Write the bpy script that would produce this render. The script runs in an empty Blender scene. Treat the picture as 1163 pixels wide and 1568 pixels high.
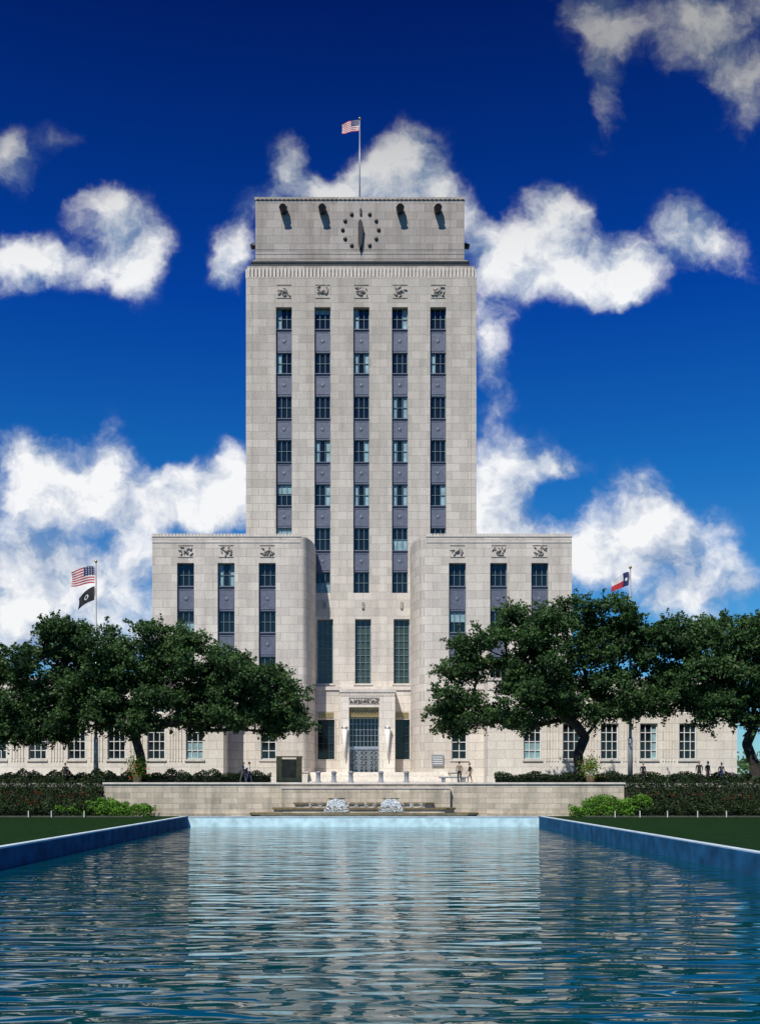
import bpy, bmesh, math, random
import numpy as np
from mathutils import Vector
random.seed(7); rng=np.random.default_rng(11)
scene=bpy.context.scene
F=1600.0; CX=556.0; HY=1205.0; CZ=3.0
def X(px,D): return (px-CX)*D/F
def Z(py,D): return CZ+(HY-py)*D/F
# ------------------------------------------------------------------ materials
def newmat(name):
    m=bpy.data.materials.new(name); m.use_nodes=True
    nt=m.node_tree; b=nt.nodes['Principled BSDF']; return m,nt,b
def N(nt,t,**kw):
    n=nt.nodes.new(t)
    for k,v in kw.items(): setattr(n,k,v)
    return n
def simple(name,col,rough=0.6,metal=0.0,var=0.15,scale=3.0,bump=0.0,spec=None):
    m,nt,b=newmat(name)
    geo=N(nt,'ShaderNodeNewGeometry'); no=N(nt,'ShaderNodeTexNoise')
    no.inputs['Scale'].default_value=scale; no.inputs['Detail'].default_value=5
    nt.links.new(geo.outputs['Position'],no.inputs['Vector'])
    mix=N(nt,'ShaderNodeMix',data_type='RGBA')
    mix.inputs[6].default_value=(*[c*(1-var) for c in col],1); mix.inputs[7].default_value=(*[min(1,c*(1+var)) for c in col],1)
    mr=N(nt,'ShaderNodeMapRange'); mr.inputs[1].default_value=.3; mr.inputs[2].default_value=.7
    nt.links.new(no.outputs['Fac'],mr.inputs[0]); nt.links.new(mr.outputs[0],mix.inputs[0])
    nt.links.new(mix.outputs[2],b.inputs['Base Color'])
    b.inputs['Roughness'].default_value=rough; b.inputs['Metallic'].default_value=metal
    if spec is not None: b.inputs['Specular IOR Level'].default_value=spec
    if bump>0:
        bp=N(nt,'ShaderNodeBump'); bp.inputs['Strength'].default_value=bump; bp.inputs['Distance'].default_value=.05
        nt.links.new(no.outputs['Fac'],bp.inputs['Height']); nt.links.new(bp.outputs[0],b.inputs['Normal'])
    return m
def stone(name,col,bw=1.6,rh=0.8,mortar=0.024,var=0.11,stain=0.25,stain_col=(0.5,0.46,0.42),mdark=0.68,height_dim=None):
    m,nt,b=newmat(name); L=nt.links.new
    geo=N(nt,'ShaderNodeNewGeometry'); sp=N(nt,'ShaderNodeSeparateXYZ'); L(geo.outputs['Position'],sp.inputs[0])
    ad=N(nt,'ShaderNodeMath',operation='ADD'); L(sp.outputs[0],ad.inputs[0]); L(sp.outputs[1],ad.inputs[1])
    cb=N(nt,'ShaderNodeCombineXYZ'); L(ad.outputs[0],cb.inputs[0]); L(sp.outputs[2],cb.inputs[1])
    br=N(nt,'ShaderNodeTexBrick'); L(cb.outputs[0],br.inputs['Vector'])
    br.inputs['Scale'].default_value=1; br.inputs['Brick Width'].default_value=bw; br.inputs['Row Height'].default_value=rh
    br.inputs['Mortar Size'].default_value=mortar; br.inputs['Mortar Smooth'].default_value=.3
    br.inputs['Color1'].default_value=(*[c*(1-var) for c in col],1)
    br.inputs['Color2'].default_value=(*[min(1,c*(1+var)) for c in col],1)
    br.inputs['Mortar'].default_value=(*[c*mdark for c in col],1)
    mp=N(nt,'ShaderNodeMapping'); mp.inputs['Scale'].default_value=(.9,.9,.12); L(geo.outputs['Position'],mp.inputs[0])
    n1=N(nt,'ShaderNodeTexNoise'); n1.inputs['Scale'].default_value=1.0; n1.inputs['Detail'].default_value=8; n1.inputs['Roughness'].default_value=.65; L(mp.outputs[0],n1.inputs['Vector'])
    mr=N(nt,'ShaderNodeMapRange'); mr.inputs[1].default_value=.42; mr.inputs[2].default_value=.78; mr.inputs[4].default_value=stain; L(n1.outputs['Fac'],mr.inputs[0])
    mx=N(nt,'ShaderNodeMix',data_type='RGBA',blend_type='MULTIPLY'); mx.inputs[7].default_value=(*stain_col,1)
    L(mr.outputs[0],mx.inputs[0]); L(br.outputs['Color'],mx.inputs[6])
    n2=N(nt,'ShaderNodeTexNoise'); n2.inputs['Scale'].default_value=6; n2.inputs['Detail'].default_value=7; L(geo.outputs['Position'],n2.inputs['Vector'])
    mr2=N(nt,'ShaderNodeMapRange'); mr2.inputs[1].default_value=.3; mr2.inputs[2].default_value=.7; mr2.inputs[3].default_value=.88; mr2.inputs[4].default_value=1.07; L(n2.outputs['Fac'],mr2.inputs[0])
    fac=mr2.outputs[0]
    if height_dim:
        g=N(nt,'ShaderNodeMapRange'); g.inputs[1].default_value=height_dim[0]; g.inputs[2].default_value=height_dim[1]; g.inputs[3].default_value=1; g.inputs[4].default_value=height_dim[2]; L(sp.outputs[2],g.inputs[0])  # darkens the colour with height, a painted vignette-like falloff
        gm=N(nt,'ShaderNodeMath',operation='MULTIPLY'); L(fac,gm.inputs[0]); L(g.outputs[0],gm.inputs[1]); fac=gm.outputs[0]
    mv=N(nt,'ShaderNodeVectorMath',operation='SCALE'); L(mx.outputs[2],mv.inputs[0]); L(fac,mv.inputs['Scale'])
    L(mv.outputs[0],b.inputs['Base Color']); b.inputs['Roughness'].default_value=.85; b.inputs['Specular IOR Level'].default_value=.2
    bp=N(nt,'ShaderNodeBump'); bp.inputs['Strength'].default_value=.3; bp.inputs['Distance'].default_value=.03
    ad2=N(nt,'ShaderNodeMath',operation='SUBTRACT'); L(n2.outputs['Fac'],ad2.inputs[0]); L(br.outputs['Fac'],ad2.inputs[1])
    L(ad2.outputs[0],bp.inputs['Height']); L(bp.outputs[0],b.inputs['Normal'])
    return m
def leafmat(name,dark,light,trans=.25):
    m,nt,b=newmat(name); L=nt.links.new
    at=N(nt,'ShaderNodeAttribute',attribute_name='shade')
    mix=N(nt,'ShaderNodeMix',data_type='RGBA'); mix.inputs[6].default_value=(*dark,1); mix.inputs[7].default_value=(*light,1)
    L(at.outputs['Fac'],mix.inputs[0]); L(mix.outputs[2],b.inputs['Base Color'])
    b.inputs['Roughness'].default_value=.55; b.inputs['Specular IOR Level'].default_value=.25
    tr=N(nt,'ShaderNodeBsdfTranslucent'); L(mix.outputs[2],tr.inputs[0])
    ms=N(nt,'ShaderNodeMixShader'); ms.inputs[0].default_value=trans
    L(b.outputs[0],ms.inputs[1]); L(tr.outputs[0],ms.inputs[2]); L(ms.outputs[0],nt.nodes['Material Output'].inputs[0])
    return m
M={}
M['lime']=stone('limestone',(0.66,0.610,0.545),stain=.55,height_dim=(14,50,.76))  # last argument paints the upper walls dimmer, imitating vignette
M['limetop']=stone('limestone_crown_dimmed',(0.40,0.365,0.34),stain=.75,var=.13)  # crown limestone in a darker copy, vignette dimming put into the colour
M['limebase']=stone('limestone_base',(0.74,0.695,0.625),stain=.3,var=.06)
M['trim']=simple('limestone_trim',(0.60,0.555,0.50),.85,0,.14,2,.2)
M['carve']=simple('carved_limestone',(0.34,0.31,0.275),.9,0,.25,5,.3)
M['bronze']=simple('dark_bronze',(0.022,0.026,0.026),.5,.3,.2)
M['spandrel']=simple('aluminium_spandrel',(0.115,0.132,0.185),.55,.2,.2,2.5,.2)
M['spandrel2']=simple('aluminium_spandrel_relief',(0.165,0.185,0.24),.5,.2,.15,4,.1)
M['glass']=simple('dark_window_glass',(0.008,0.014,0.020),.08,0,.4,.6)
M['glassg']=simple('green_window_glass',(0.045,0.065,0.05),.12,0,.4,.8)
M['blind']=simple('window_blind',(0.24,0.38,0.42),.35,0,.3,1.5)
M['frame']=simple('window_frame',(0.15,0.21,0.23),.5,.2,.1)
M['framed']=simple('window_frame_dark',(0.05,0.065,0.07),.5,.3,.1)
M['framew']=simple('window_frame_white',(0.66,0.68,0.66),.5,0,.08)
M['gold']=simple('gilded_metal',(0.42,0.32,0.15),.4,.6,.3,6,.3)
M['silver']=simple('aluminium_grille',(0.55,0.57,0.6),.35,.7,.1)
M['black']=simple('black_iron',(0.012,0.012,0.015),.5,.2,.2)
M['whiteg']=simple('white_sconce_glass',(0.82,0.81,0.78),.3,0,.05)
M['roof']=simple('roof_gravel',(0.25,0.24,0.22),.9)
# ------------------------------------------------------------------ mesh builder
class MB:
    def __init__(s): s.v=[]; s.f=[]; s.m=[]; s.mats=[]; s.sm=[]
    def mi(s,k):
        if k not in s.mats: s.mats.append(k)
        return s.mats.index(k)
    def face(s,pts,mat,smooth=False):
        i=len(s.v); s.v+= [tuple(p) for p in pts]; s.f.append(tuple(range(i,i+len(pts)))); s.m.append(s.mi(mat)); s.sm.append(smooth)
    def box(s,x0,x1,y0,y1,z0,z1,mat): fbox(s,FR(0,0,1,0),x0,x1,z0,z1,y0,y1,mat)
    def tube(s,pts,rad,mat,seg=8,smooth=True,cap=True):
        pts=[Vector(p) for p in pts]; n=len(pts); base=len(s.v); mi=s.mi(mat); a=None
        for i,p in enumerate(pts):
            t=(pts[min(i+1,n-1)]-pts[max(i-1,0)]).normalized()
            if a is None: a=t.cross(Vector((0,1,0)) if abs(t.y)<.9 else Vector((1,0,0))).normalized()
            a=(a-t*a.dot(t)).normalized(); b=t.cross(a)
            for k in range(seg):
                an=2*math.pi*k/seg; q=p+(a*math.cos(an)+b*math.sin(an))*rad[i]; s.v.append(tuple(q))
        for i in range(n-1):
            for k in range(seg):
                k2=(k+1)%seg
                s.f.append((base+i*seg+k,base+i*seg+k2,base+(i+1)*seg+k2,base+(i+1)*seg+k)); s.m.append(mi); s.sm.append(smooth)
        if cap:
            s.f.append(tuple(base+k for k in range(seg))[::-1]); s.m.append(mi); s.sm.append(False)
            s.f.append(tuple(base+(n-1)*seg+k for k in range(seg))); s.m.append(mi); s.sm.append(False)
    def ell(s,c,r,mat,rot=0,nu=10,nv=6,fr=None):
        base=len(s.v); mi=s.mi(mat); cr,sr=math.cos(rot),math.sin(rot)
        for j in range(nv+1):
            th=math.pi*j/nv
            for i in range(nu):
                ph=2*math.pi*i/nu
                x=r[0]*math.sin(th)*math.cos(ph); y=r[1]*math.sin(th)*math.sin(ph); z=r[2]*math.cos(th)
                x,z=x*cr-z*sr,x*sr+z*cr
                if fr: s.v.append(fr.p(c[0]+x,c[2]+z,c[1]+y))
                else: s.v.append((c[0]+x,c[1]+y,c[2]+z))
        for j in range(nv):
            for i in range(nu):
                i2=(i+1)%nu; s.f.append((base+j*nu+i,base+(j+1)*nu+i,base+(j+1)*nu+i2,base+j*nu+i2)); s.m.append(mi); s.sm.append(True)
    def obj(s,name,parent=None):
        me=bpy.data.meshes.new(name); me.from_pydata(s.v,[],s.f)
        for k in s.mats: me.materials.append(M[k])
        me.polygons.foreach_set('material_index',s.m); me.polygons.foreach_set('use_smooth',s.sm); me.update()
        o=bpy.data.objects.new(name,me); scene.collection.objects.link(o)
        if parent: o.parent=parent
        return o
class FR:
    def __init__(s,ox,oy,ux,uy): s.o=(ox,oy); s.u=(ux,uy); s.w=(-uy,ux)
    def p(s,a,z,d): return (s.o[0]+s.u[0]*a+s.w[0]*d, s.o[1]+s.u[1]*a+s.w[1]*d, z)
def fbox(mb,fr,a0,a1,z0,z1,d0,d1,mat):
    i=len(mb.v)
    mb.v+=[fr.p(a0,z0,d0),fr.p(a1,z0,d0),fr.p(a1,z0,d1),fr.p(a0,z0,d1),fr.p(a0,z1,d0),fr.p(a1,z1,d0),fr.p(a1,z1,d1),fr.p(a0,z1,d1)]
    for f in ((0,3,2,1),(4,5,6,7),(0,1,5,4),(1,2,6,5),(2,3,7,6),(3,0,4,7)):
        mb.f.append(tuple(i+k for k in f)); mb.m.append(mb.mi(mat)); mb.sm.append(False)
def wall(mb,fr,a0,a1,z0,z1,ops,mat,depth=.6,d=0,rmat=None):
    xs=sorted({a0,a1,*[o[0] for o in ops],*[o[1] for o in ops]}); zs=sorted({z0,z1,*[o[2] for o in ops],*[o[3] for o in ops]})
    for i in range(len(xs)-1):
        for j in range(len(zs)-1):
            cx=(xs[i]+xs[i+1])/2; cz=(zs[j]+zs[j+1])/2
            if any(o[0]<cx<o[1] and o[2]<cz<o[3] for o in ops): continue
            mb.face([fr.p(xs[i],zs[j],d),fr.p(xs[i+1],zs[j],d),fr.p(xs[i+1],zs[j+1],d),fr.p(xs[i],zs[j+1],d)],mat)
    rm=rmat or mat
    for o in ops:
        x0,x1,y0,y1=o[:4]; e=d+depth
        mb.face([fr.p(x0,y0,d),fr.p(x0,y1,d),fr.p(x0,y1,e),fr.p(x0,y0,e)][::-1],rm)
        mb.face([fr.p(x1,y0,d),fr.p(x1,y1,d),fr.p(x1,y1,e),fr.p(x1,y0,e)],rm)
        mb.face([fr.p(x0,y1,d),fr.p(x1,y1,d),fr.p(x1,y1,e),fr.p(x0,y1,e)][::-1],rm)
        mb.face([fr.p(x0,y0,d),fr.p(x1,y0,d),fr.p(x1,y0,e),fr.p(x0,y0,e)],rm)
def window(mb,fr,a0,a1,z0,z1,d,nx=3,nz=2,frame='frame',glass='glass',blind=.42,fw=.07,mw=.045):
    mb.face([fr.p(a0,z0,d+.12),fr.p(a1,z0,d+.12),fr.p(a1,z1,d+.12),fr.p(a0,z1,d+.12)],glass)
    fbox(mb,fr,a0,a0+fw,z0,z1,d,d+.11,frame); fbox(mb,fr,a1-fw,a1,z0,z1,d,d+.11,frame)
    fbox(mb,fr,a0+fw,a1-fw,z0,z0+fw,d,d+.11,frame); fbox(mb,fr,a0+fw,a1-fw,z1-fw,z1,d,d+.11,frame)
    for i in range(1,nx):
        x=a0+(a1-a0)*i/nx; fbox(mb,fr,x-mw/2,x+mw/2,z0+fw,z1-fw,d+.02,d+.11,frame)
    for j in range(1,nz):
        z=z0+(z1-z0)*j/nz; fbox(mb,fr,a0+fw,a1-fw,z-mw/2,z+mw/2,d+.03,d+.108,frame)
    if random.random()<blind:
        k=random.choice(['top','side','full','half','side','full'])
        w=(a1-a0-2*fw); h=z1-z0-2*fw
        if k=='top': rs=[(0,1,random.uniform(.4,.8),1)]
        elif k=='half': rs=[(0,1,0,.5)]
        elif k=='full': rs=[(0,.26,0,1),(.76,1,0,1)]
        else: rs=[(0,.3,0,1)] if random.random()<.5 else [(.7,1,0,1)]
        for r in rs:
            fbox(mb,fr,a0+fw+w*r[0],a0+fw+w*r[1],z0+fw+h*r[2],z0+fw+h*r[3],d+.112,d+.118,'blind')
def spandrel(mb,fr,a0,a1,z0,z1,d):
    fbox(mb,fr,a0,a1,z0,z1,d,d+.25,'spandrel')
    w=a1-a0; h=z1-z0; t=.05
    for b in ((a0+.12,a1-.12,z0+.2,z0+.2+t),(a0+.12,a1-.12,z1-.2-t,z1-.2),(a0+.12,a0+.12+t,z0+.2+t,z1-.2-t),(a1-.12-t,a1-.12,z0+.2+t,z1-.2-t)):
        fbox(mb,fr,b[0],b[1],b[2],b[3],d-.04,d,'spandrel2')
    mb.ell(((a0+a1)/2,d,(z0+z1)/2),(.2,.04,.2),'spandrel',fr=fr)
    fbox(mb,fr,a0,a1,z1,z1+.07,d-.12,d+.25,'spandrel2')
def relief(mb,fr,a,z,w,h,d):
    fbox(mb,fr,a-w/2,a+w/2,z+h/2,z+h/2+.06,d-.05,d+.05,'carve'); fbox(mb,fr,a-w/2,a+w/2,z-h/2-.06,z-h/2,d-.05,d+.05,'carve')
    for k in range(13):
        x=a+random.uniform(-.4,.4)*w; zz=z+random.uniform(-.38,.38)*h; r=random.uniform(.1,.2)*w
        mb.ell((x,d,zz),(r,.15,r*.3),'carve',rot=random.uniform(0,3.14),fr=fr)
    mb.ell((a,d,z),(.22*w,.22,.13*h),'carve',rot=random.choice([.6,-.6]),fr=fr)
def channel(mb,fr,a,hw,rows,d):
    for i,(zt,zb) in enumerate(rows):
        window(mb,fr,a-hw,a+hw,zb,zt,d+.1)
        if i<len(rows)-1: spandrel(mb,fr,a-hw,a+hw,rows[i+1][0],zb-.07,d)
def empty(name):
    o=bpy.data.objects.new(name,None); scene.collection.objects.link(o); return o

# ================================================================== CITY HALL
hall=empty('city_hall_building')
GZ=3.35
T=104.0
tx0,tx1=X(376.5,T),X(729,T); tz1=Z(425,T)
rows_px=[(470,502),(538,570),(605,639),(672,706),(740,773),(807,842),(875,908)]
rows=[(Z(a,T),Z(b,T)) for a,b in rows_px]
cols=[X(c,T) for c in (434.5,493.5,553,612,670.5)]; hw=X(CX+12.2,T)
mb=MB(); wi=MB(); fr=FR(0,T,1,0)
tall=[X(c,T) for c in (497.5,555.5,614.5)]
ops=[]
for i,c in enumerate(cols):
    zb=rows[6][1] if 0<i<4 else Z(855,T)
    ops.append((c-hw,c+hw,zb,rows[0][0]))
tz0w,tz1w=Z(1047,T),Z(948,T)
for c in tall: ops.append((c-hw,c+hw,tz0w,tz1w))
zledge=Z(1057,T)
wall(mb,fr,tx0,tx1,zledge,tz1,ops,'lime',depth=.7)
for i,c in enumerate(cols):
    channel(wi,fr,c,hw,rows if 0<i<4 else rows[:6],.34)
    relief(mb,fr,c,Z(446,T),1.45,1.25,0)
for c in tall:
    window(wi,fr,c-hw,c+hw,tz0w,tz1w,.4,nx=3,nz=9,glass='glassg',frame='frame',blind=0,fw=.1,mw=.06)
    fbox(mb,fr,c-hw-.15,c+hw+.15,tz0w-.15,tz0w,-.12,.3,'trim')
    fbox(mb,fr,c-.12,c+.12,Z(932,T),Z(922,T),-.15,.0,'carve')
TB=22.0
for (ff,ln) in ((FR(tx1,T,0,1),TB),(FR(tx0,T+TB,0,-1),TB),(FR(tx1,T+TB,-1,0),tx1-tx0)):
    cc=[ln*(k+.5)/5 for k in range(5)]
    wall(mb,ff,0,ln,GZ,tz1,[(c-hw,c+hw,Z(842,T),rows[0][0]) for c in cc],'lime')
    for c in cc: channel(wi,ff,c,hw,rows[:6],.22); relief(mb,ff,c,Z(446,T),1.35,1.15,0)
mb.face([(tx0,T,tz1),(tx1,T,tz1),(tx1,T+TB,tz1),(tx0,T+TB,tz1)],'roof')
for s,x in ((1,tx0),(-1,tx1)):
    a,b=sorted((x+s*.55,x+s*.62)); fbox(mb,fr,a,b,Z(820,T),tz1-.8,-.05,.0,'lime')
mb.obj('tower_walls',hall); wi.obj('tower_windows',hall)
mb=MB()
bx0,bx1=X(377.5,T),X(726.5,T); zb0,zb1=tz1+.001,Z(405,T)
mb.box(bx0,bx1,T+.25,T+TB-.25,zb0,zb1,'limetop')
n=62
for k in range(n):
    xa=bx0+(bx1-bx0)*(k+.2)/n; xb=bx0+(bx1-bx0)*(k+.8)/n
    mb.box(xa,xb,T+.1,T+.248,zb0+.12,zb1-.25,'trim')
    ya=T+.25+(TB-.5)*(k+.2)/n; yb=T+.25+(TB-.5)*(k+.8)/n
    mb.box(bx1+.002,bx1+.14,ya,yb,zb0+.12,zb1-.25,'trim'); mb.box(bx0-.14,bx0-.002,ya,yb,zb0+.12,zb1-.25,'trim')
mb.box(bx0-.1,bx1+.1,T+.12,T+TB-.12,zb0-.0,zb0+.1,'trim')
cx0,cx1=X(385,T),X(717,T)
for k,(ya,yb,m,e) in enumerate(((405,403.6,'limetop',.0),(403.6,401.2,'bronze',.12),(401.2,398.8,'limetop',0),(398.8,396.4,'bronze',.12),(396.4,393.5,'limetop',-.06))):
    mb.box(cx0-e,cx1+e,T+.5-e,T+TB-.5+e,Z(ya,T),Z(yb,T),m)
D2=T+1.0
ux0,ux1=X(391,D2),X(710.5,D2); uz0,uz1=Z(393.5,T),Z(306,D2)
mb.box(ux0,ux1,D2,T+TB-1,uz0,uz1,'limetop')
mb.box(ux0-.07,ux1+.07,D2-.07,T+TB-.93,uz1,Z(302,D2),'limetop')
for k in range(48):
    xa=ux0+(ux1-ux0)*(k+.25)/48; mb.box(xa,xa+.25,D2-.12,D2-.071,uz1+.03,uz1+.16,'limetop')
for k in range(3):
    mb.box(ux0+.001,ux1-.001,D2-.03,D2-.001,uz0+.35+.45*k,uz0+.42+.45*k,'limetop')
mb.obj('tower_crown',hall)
mb=MB()
for px in (434,493.5,612,669.5):
    x=X(px,D2); z=Z(325,D2)
    mb.tube([(x,D2,z+.12),(x,D2-.6,z+.08),(x,D2-1.0,z-.05)],[.36,.36,.31],'bronze',12)
    mb.tube([(x,D2-1.0,z-.05),(x,D2-1.05,z-.07)],[.37,.37],'black',12)
    mb.tube([(x,D2-.0,z+.25),(x,D2-.5,z+.46),(x,D2-1.0,z+.32)],[.12,.15,.11],'trim',8)
    for s in (-1,1): mb.tube([(x+s*.3,D2-.02,z+.3),(x+s*.36,D2-.5,z+.3),(x+s*.3,D2-.9,z+.2)],[.08,.09,.07],'trim',6)
for sx,s in ((ux1,1),(ux0,-1)):
    for yy in (4,9,14):
        z=Z(345,D2); mb.tube([(sx,D2+yy,z),(sx+s*.5,D2+yy,z),(sx+s*.9,D2+yy,z-.1)],[.3,.3,.26],'bronze',10)
mb.obj('crown_floodlights',hall)
mb=MB(); ccx,ccz=X(552,D2),Z(352,D2); R=X(CX+27.5,D2)
for k in range(12):
    a=math.pi*2*k/12; x=ccx+R*math.sin(a); z=ccz+R*math.cos(a)
    if k%6==0: mb.box(x-.1,x+.1,D2-.14,D2-.001,z-.3,z+.3,'bronze')
    else: mb.ell((x,D2-.05,z),(.2,.1,.2),'black')
mb.tube([(ccx,D2-.001,ccz),(ccx,D2-.3,ccz)],[.26,.2],'bronze',12)
def hand(ang,l,w,yo,tail):
    c,s=math.cos(ang),math.sin(ang)
    P=[(0,-tail),(w,-.1*l),(w*.7,l*.7),(0,l),(-w*.7,l*.7),(-w,-.1*l)]
    q=[(ccx+a*c+b*s,ccz-a*s+b*c) for a,b in P]
    mb.face([(a,D2-yo-.08,b) for a,b in q][::-1],'black'); mb.face([(a,D2-yo,b) for a,b in q],'black')
    for i in range(6):
        j=(i+1)%6; mb.face([(q[i][0],D2-yo,q[i][1]),(q[j][0],D2-yo,q[j][1]),(q[j][0],D2-yo-.08,q[j][1]),(q[i][0],D2-yo-.08,q[i][1])],'black')
hand(math.radians(183),2.15,.26,.32,.5); hand(math.radians(-3),1.0,.28,.18,.3)
mb.obj('clock_face',hall)

W=99.0
def wing(side):
    m=MB(); wi=MB(); fr=FR(0,W,1,0)
    if side<0: a0,a1=X(233,W),X(460,W); cs=[284,346,409]; gw=411
    else: a0,a1=X(652.5,W),X(875,W); cs=[700,763,826]; gw=703
    h=X(CX+13,W); zt=Z(822,W)
    rp=[(862,897),(935,968),(1005,1038)]; rs=[(Z(a,W),Z(b,W)) for a,b in rp]
    cc=[X(c,W) for c in cs]
    ops=[(c-h,c+h,rs[2][1],rs[0][0]) for c in cc]
    g=X(gw,W); gz0,gz1=Z(1163,W),Z(1110,W); ops.append((g-h*.9,g+h*.9,gz0,gz1))
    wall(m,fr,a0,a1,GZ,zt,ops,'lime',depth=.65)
    for c in cc:
        channel(wi,fr,c,h,rs,.32); relief(m,fr,c,Z(844,W),1.4,1.05,0)
        fbox(m,fr,c-h-.1,c+h+.1,rs[2][1]-.16,rs[2][1],-.1,.3,'trim')
    window(wi,fr,g-h*.9,g+h*.9,gz0,gz1,.25,nx=2,nz=4,frame='framew',blind=.4,fw=.1,mw=.07)
    fbox(m,fr,g-h-.1,g+h+.1,gz0-.18,gz0,-.1,.3,'trim')
    fbox(m,fr,a0-.08,a1,GZ,GZ+.7,-.1,-.001,'limebase'); fbox(m,fr,a0,a1,Z(1056,W),Z(1053,W),-.1,-.001,'trim')
    xb=X(483.5,T) if side<0 else X(627.5,T); xf=a1 if side<0 else a0
    P=[]
    for k in range(13):
        t=k/12*math.pi/2
        P.append((xf+(xb-xf)*math.sin(t)**.9, W+(T-W)*(1-math.cos(t))))
    for k in range(12):
        q=[(P[k][0],P[k][1],GZ),(P[k+1][0],P[k+1][1],GZ),(P[k+1][0],P[k+1][1],zt),(P[k][0],P[k][1],zt)]
        if side>0: q=q[::-1]
        m.face(q,'lime',True)
    m.face([(p[0],p[1],zt) for p in P]+[(xf,T,zt)],'roof')
    WB=24.0
    ff=FR(a0,W+WB,0,-1) if side<0 else FR(a1,W,0,1)
    c3=[4.5,9.5,14.5,19.5]
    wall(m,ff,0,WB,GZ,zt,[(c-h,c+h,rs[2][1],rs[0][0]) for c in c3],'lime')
    for c in c3: channel(wi,ff,c,h,rs,.2)
    m.face([(a0,W+WB,GZ),(a1,W+WB,GZ),(a1,W+WB,zt),(a0,W+WB,zt)],'lime')
    m.face([(a0,W,zt),(a1,W,zt),(a1,W+WB,zt),(a0,W+WB,zt)],'roof')
    zp=Z(818,W); n=44
    m.box(a0-.06,a1+.04,W-.06,W+.4,zt+.002,zt+.12,'trim')
    for k in range(n):
        xa=a0+(a1-a0)*(k+.12)/n; xc=a0+(a1-a0)*(k+.88)/n
        m.box(xa,xc,W-.04,W+.25,zt+.121,zp+.05,'trim')
    m.box(a0,a1,W-.05,W-.001,Z(831,W),Z(829.8,W),'trim')
    xo=a0 if side<0 else a1
    for k in range(60):
        ya=W+WB*(k+.12)/60; yb=W+WB*(k+.88)/60
        m.box(min(xo,xo-side*.25),max(xo,xo-side*.25),ya+.3,yb+.3,zt+.002,zp+.05,'trim')
    nm='west' if side<0 else 'east'
    m.obj(nm+'_wing_walls',hall); wi.obj(nm+'_wing_windows',hall)
wing(-1); wing(1)

PD=95.8
def podium(side):
    m=MB(); wi=MB(); fr=FR(0,PD,1,0)
    if side<0: a0,a1=X(-150,PD),X(342,PD); cs=[-124,-64,-4,57,117,178,239,298]
    else: a0,a1=X(746,PD),X(1128,PD); cs=[815,875,933,993,1053]
    h=X(CX+13.5,PD); zt=Z(1042,PD); ops=[]
    z=[Z(1163,PD),Z(1108,PD),Z(1092,PD),Z(1064,PD)]
    cc=[X(c,PD) for c in cs]
    for c in cc: ops+=[(c-h,c+h,z[0],z[1]),(c-h,c+h,z[2],z[3])]
    wall(m,fr,a0,a1,GZ,zt,ops,'limebase',depth=.5)
    for c in cc:
        window(wi,fr,c-h,c+h,z[0],z[1],.22,nx=3,nz=4,frame='framew',blind=.4,fw=.1,mw=.07)
        window(wi,fr,c-h,c+h,z[2],z[3],.22,nx=3,nz=2,frame='framew',blind=.4,fw=.1,mw=.07)
        fbox(m,fr,c-h-.12,c+h+.12,z[0]-.18,z[0],-.12,.25,'trim')
    for i in range(len(cc)-1):
        mid=(cc[i]+cc[i+1])/2
        for k in (-2,-1,0,1,2): fbox(m,fr,mid+k*.26-.05,mid+k*.26+.05,z[0]-.18,z[3]+.2,-.07,-.001,'limebase')
    fbox(m,fr,a0-.06,a1+.06,GZ,GZ+.65,-.1,-.001,'limebase')
    fbox(m,fr,a0-.08,a1+.08,zt,zt+.25,-.1,.5,'trim'); fbox(m,fr,a0,a1,zt-.9,zt-.8,-.06,-.001,'trim')
    DB=22
    for ff in (FR(a1,PD,0,1),FR(a0,PD+DB,0,-1)): wall(m,ff,0,DB,GZ,zt,[],'limebase')
    m.face([(a0,PD,zt),(a1,PD,zt),(a1,PD+DB,zt),(a0,PD+DB,zt)],'roof'); m.face([(a0,PD+DB,GZ),(a1,PD+DB,GZ),(a1,PD+DB,zt),(a0,PD+DB,zt)],'limebase')
    nm='west' if side<0 else 'east'
    m.obj(nm+'_podium_walls',hall); wi.obj(nm+'_podium_windows',hall)
podium(-1); podium(1)

EB=T-.8; m=MB(); wi=MB(); fr=FR(0,EB,1,0)
ea,eb=X(482,EB),X(629.5,EB); zc=Z(1057,EB)
dz0=4.38
so=[(X(486,EB),X(512,EB),Z(1163,EB),Z(1102,EB)),(X(605,EB),X(627,EB),Z(1163,EB),Z(1102,EB))]
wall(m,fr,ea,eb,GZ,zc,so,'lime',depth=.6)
for o in so:
    window(wi,fr,*o,.4,nx=3,nz=5,frame='framed',blind=0,fw=.08)
    fbox(m,fr,o[0]+.1,o[1]-.1,o[3]+.15,o[3]+.7,-.06,-.001,'gold')
    fbox(m,fr,o[0]-.12,o[0],o[2],o[3]+.15,-.08,-.001,'trim'); fbox(m,fr,o[1],o[1]+.12,o[2],o[3]+.15,-.08,-.001,'trim')
m.box(ea,eb,EB-.12,T-.002,zc,zc+.35,'trim')
PO=T-2.7; fr=FR(0,PO,1,0); pa,pb=X(521,PO),X(604.5,PO); oz1=Z(1083,PO); oa,ob=X(534,PO),X(580,PO); pt=Z(1060,PO)
wall(m,fr,pa,pb,dz0-1,pt,[(oa,ob,dz0,oz1)],'limebase',depth=1.2,rmat='trim')
m.box(pa-.1,pb+.1,PO-.1,EB-.125,pt,pt+.3,'trim'); m.face([(pa,PO,dz0-1),(pa,EB,dz0-1),(pa,EB,pt),(pa,PO,pt)],'lime'); m.face([(pb,PO,dz0-1),(pb,EB,dz0-1),(pb,EB,pt),(pb,PO,pt)],'lime')
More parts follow.
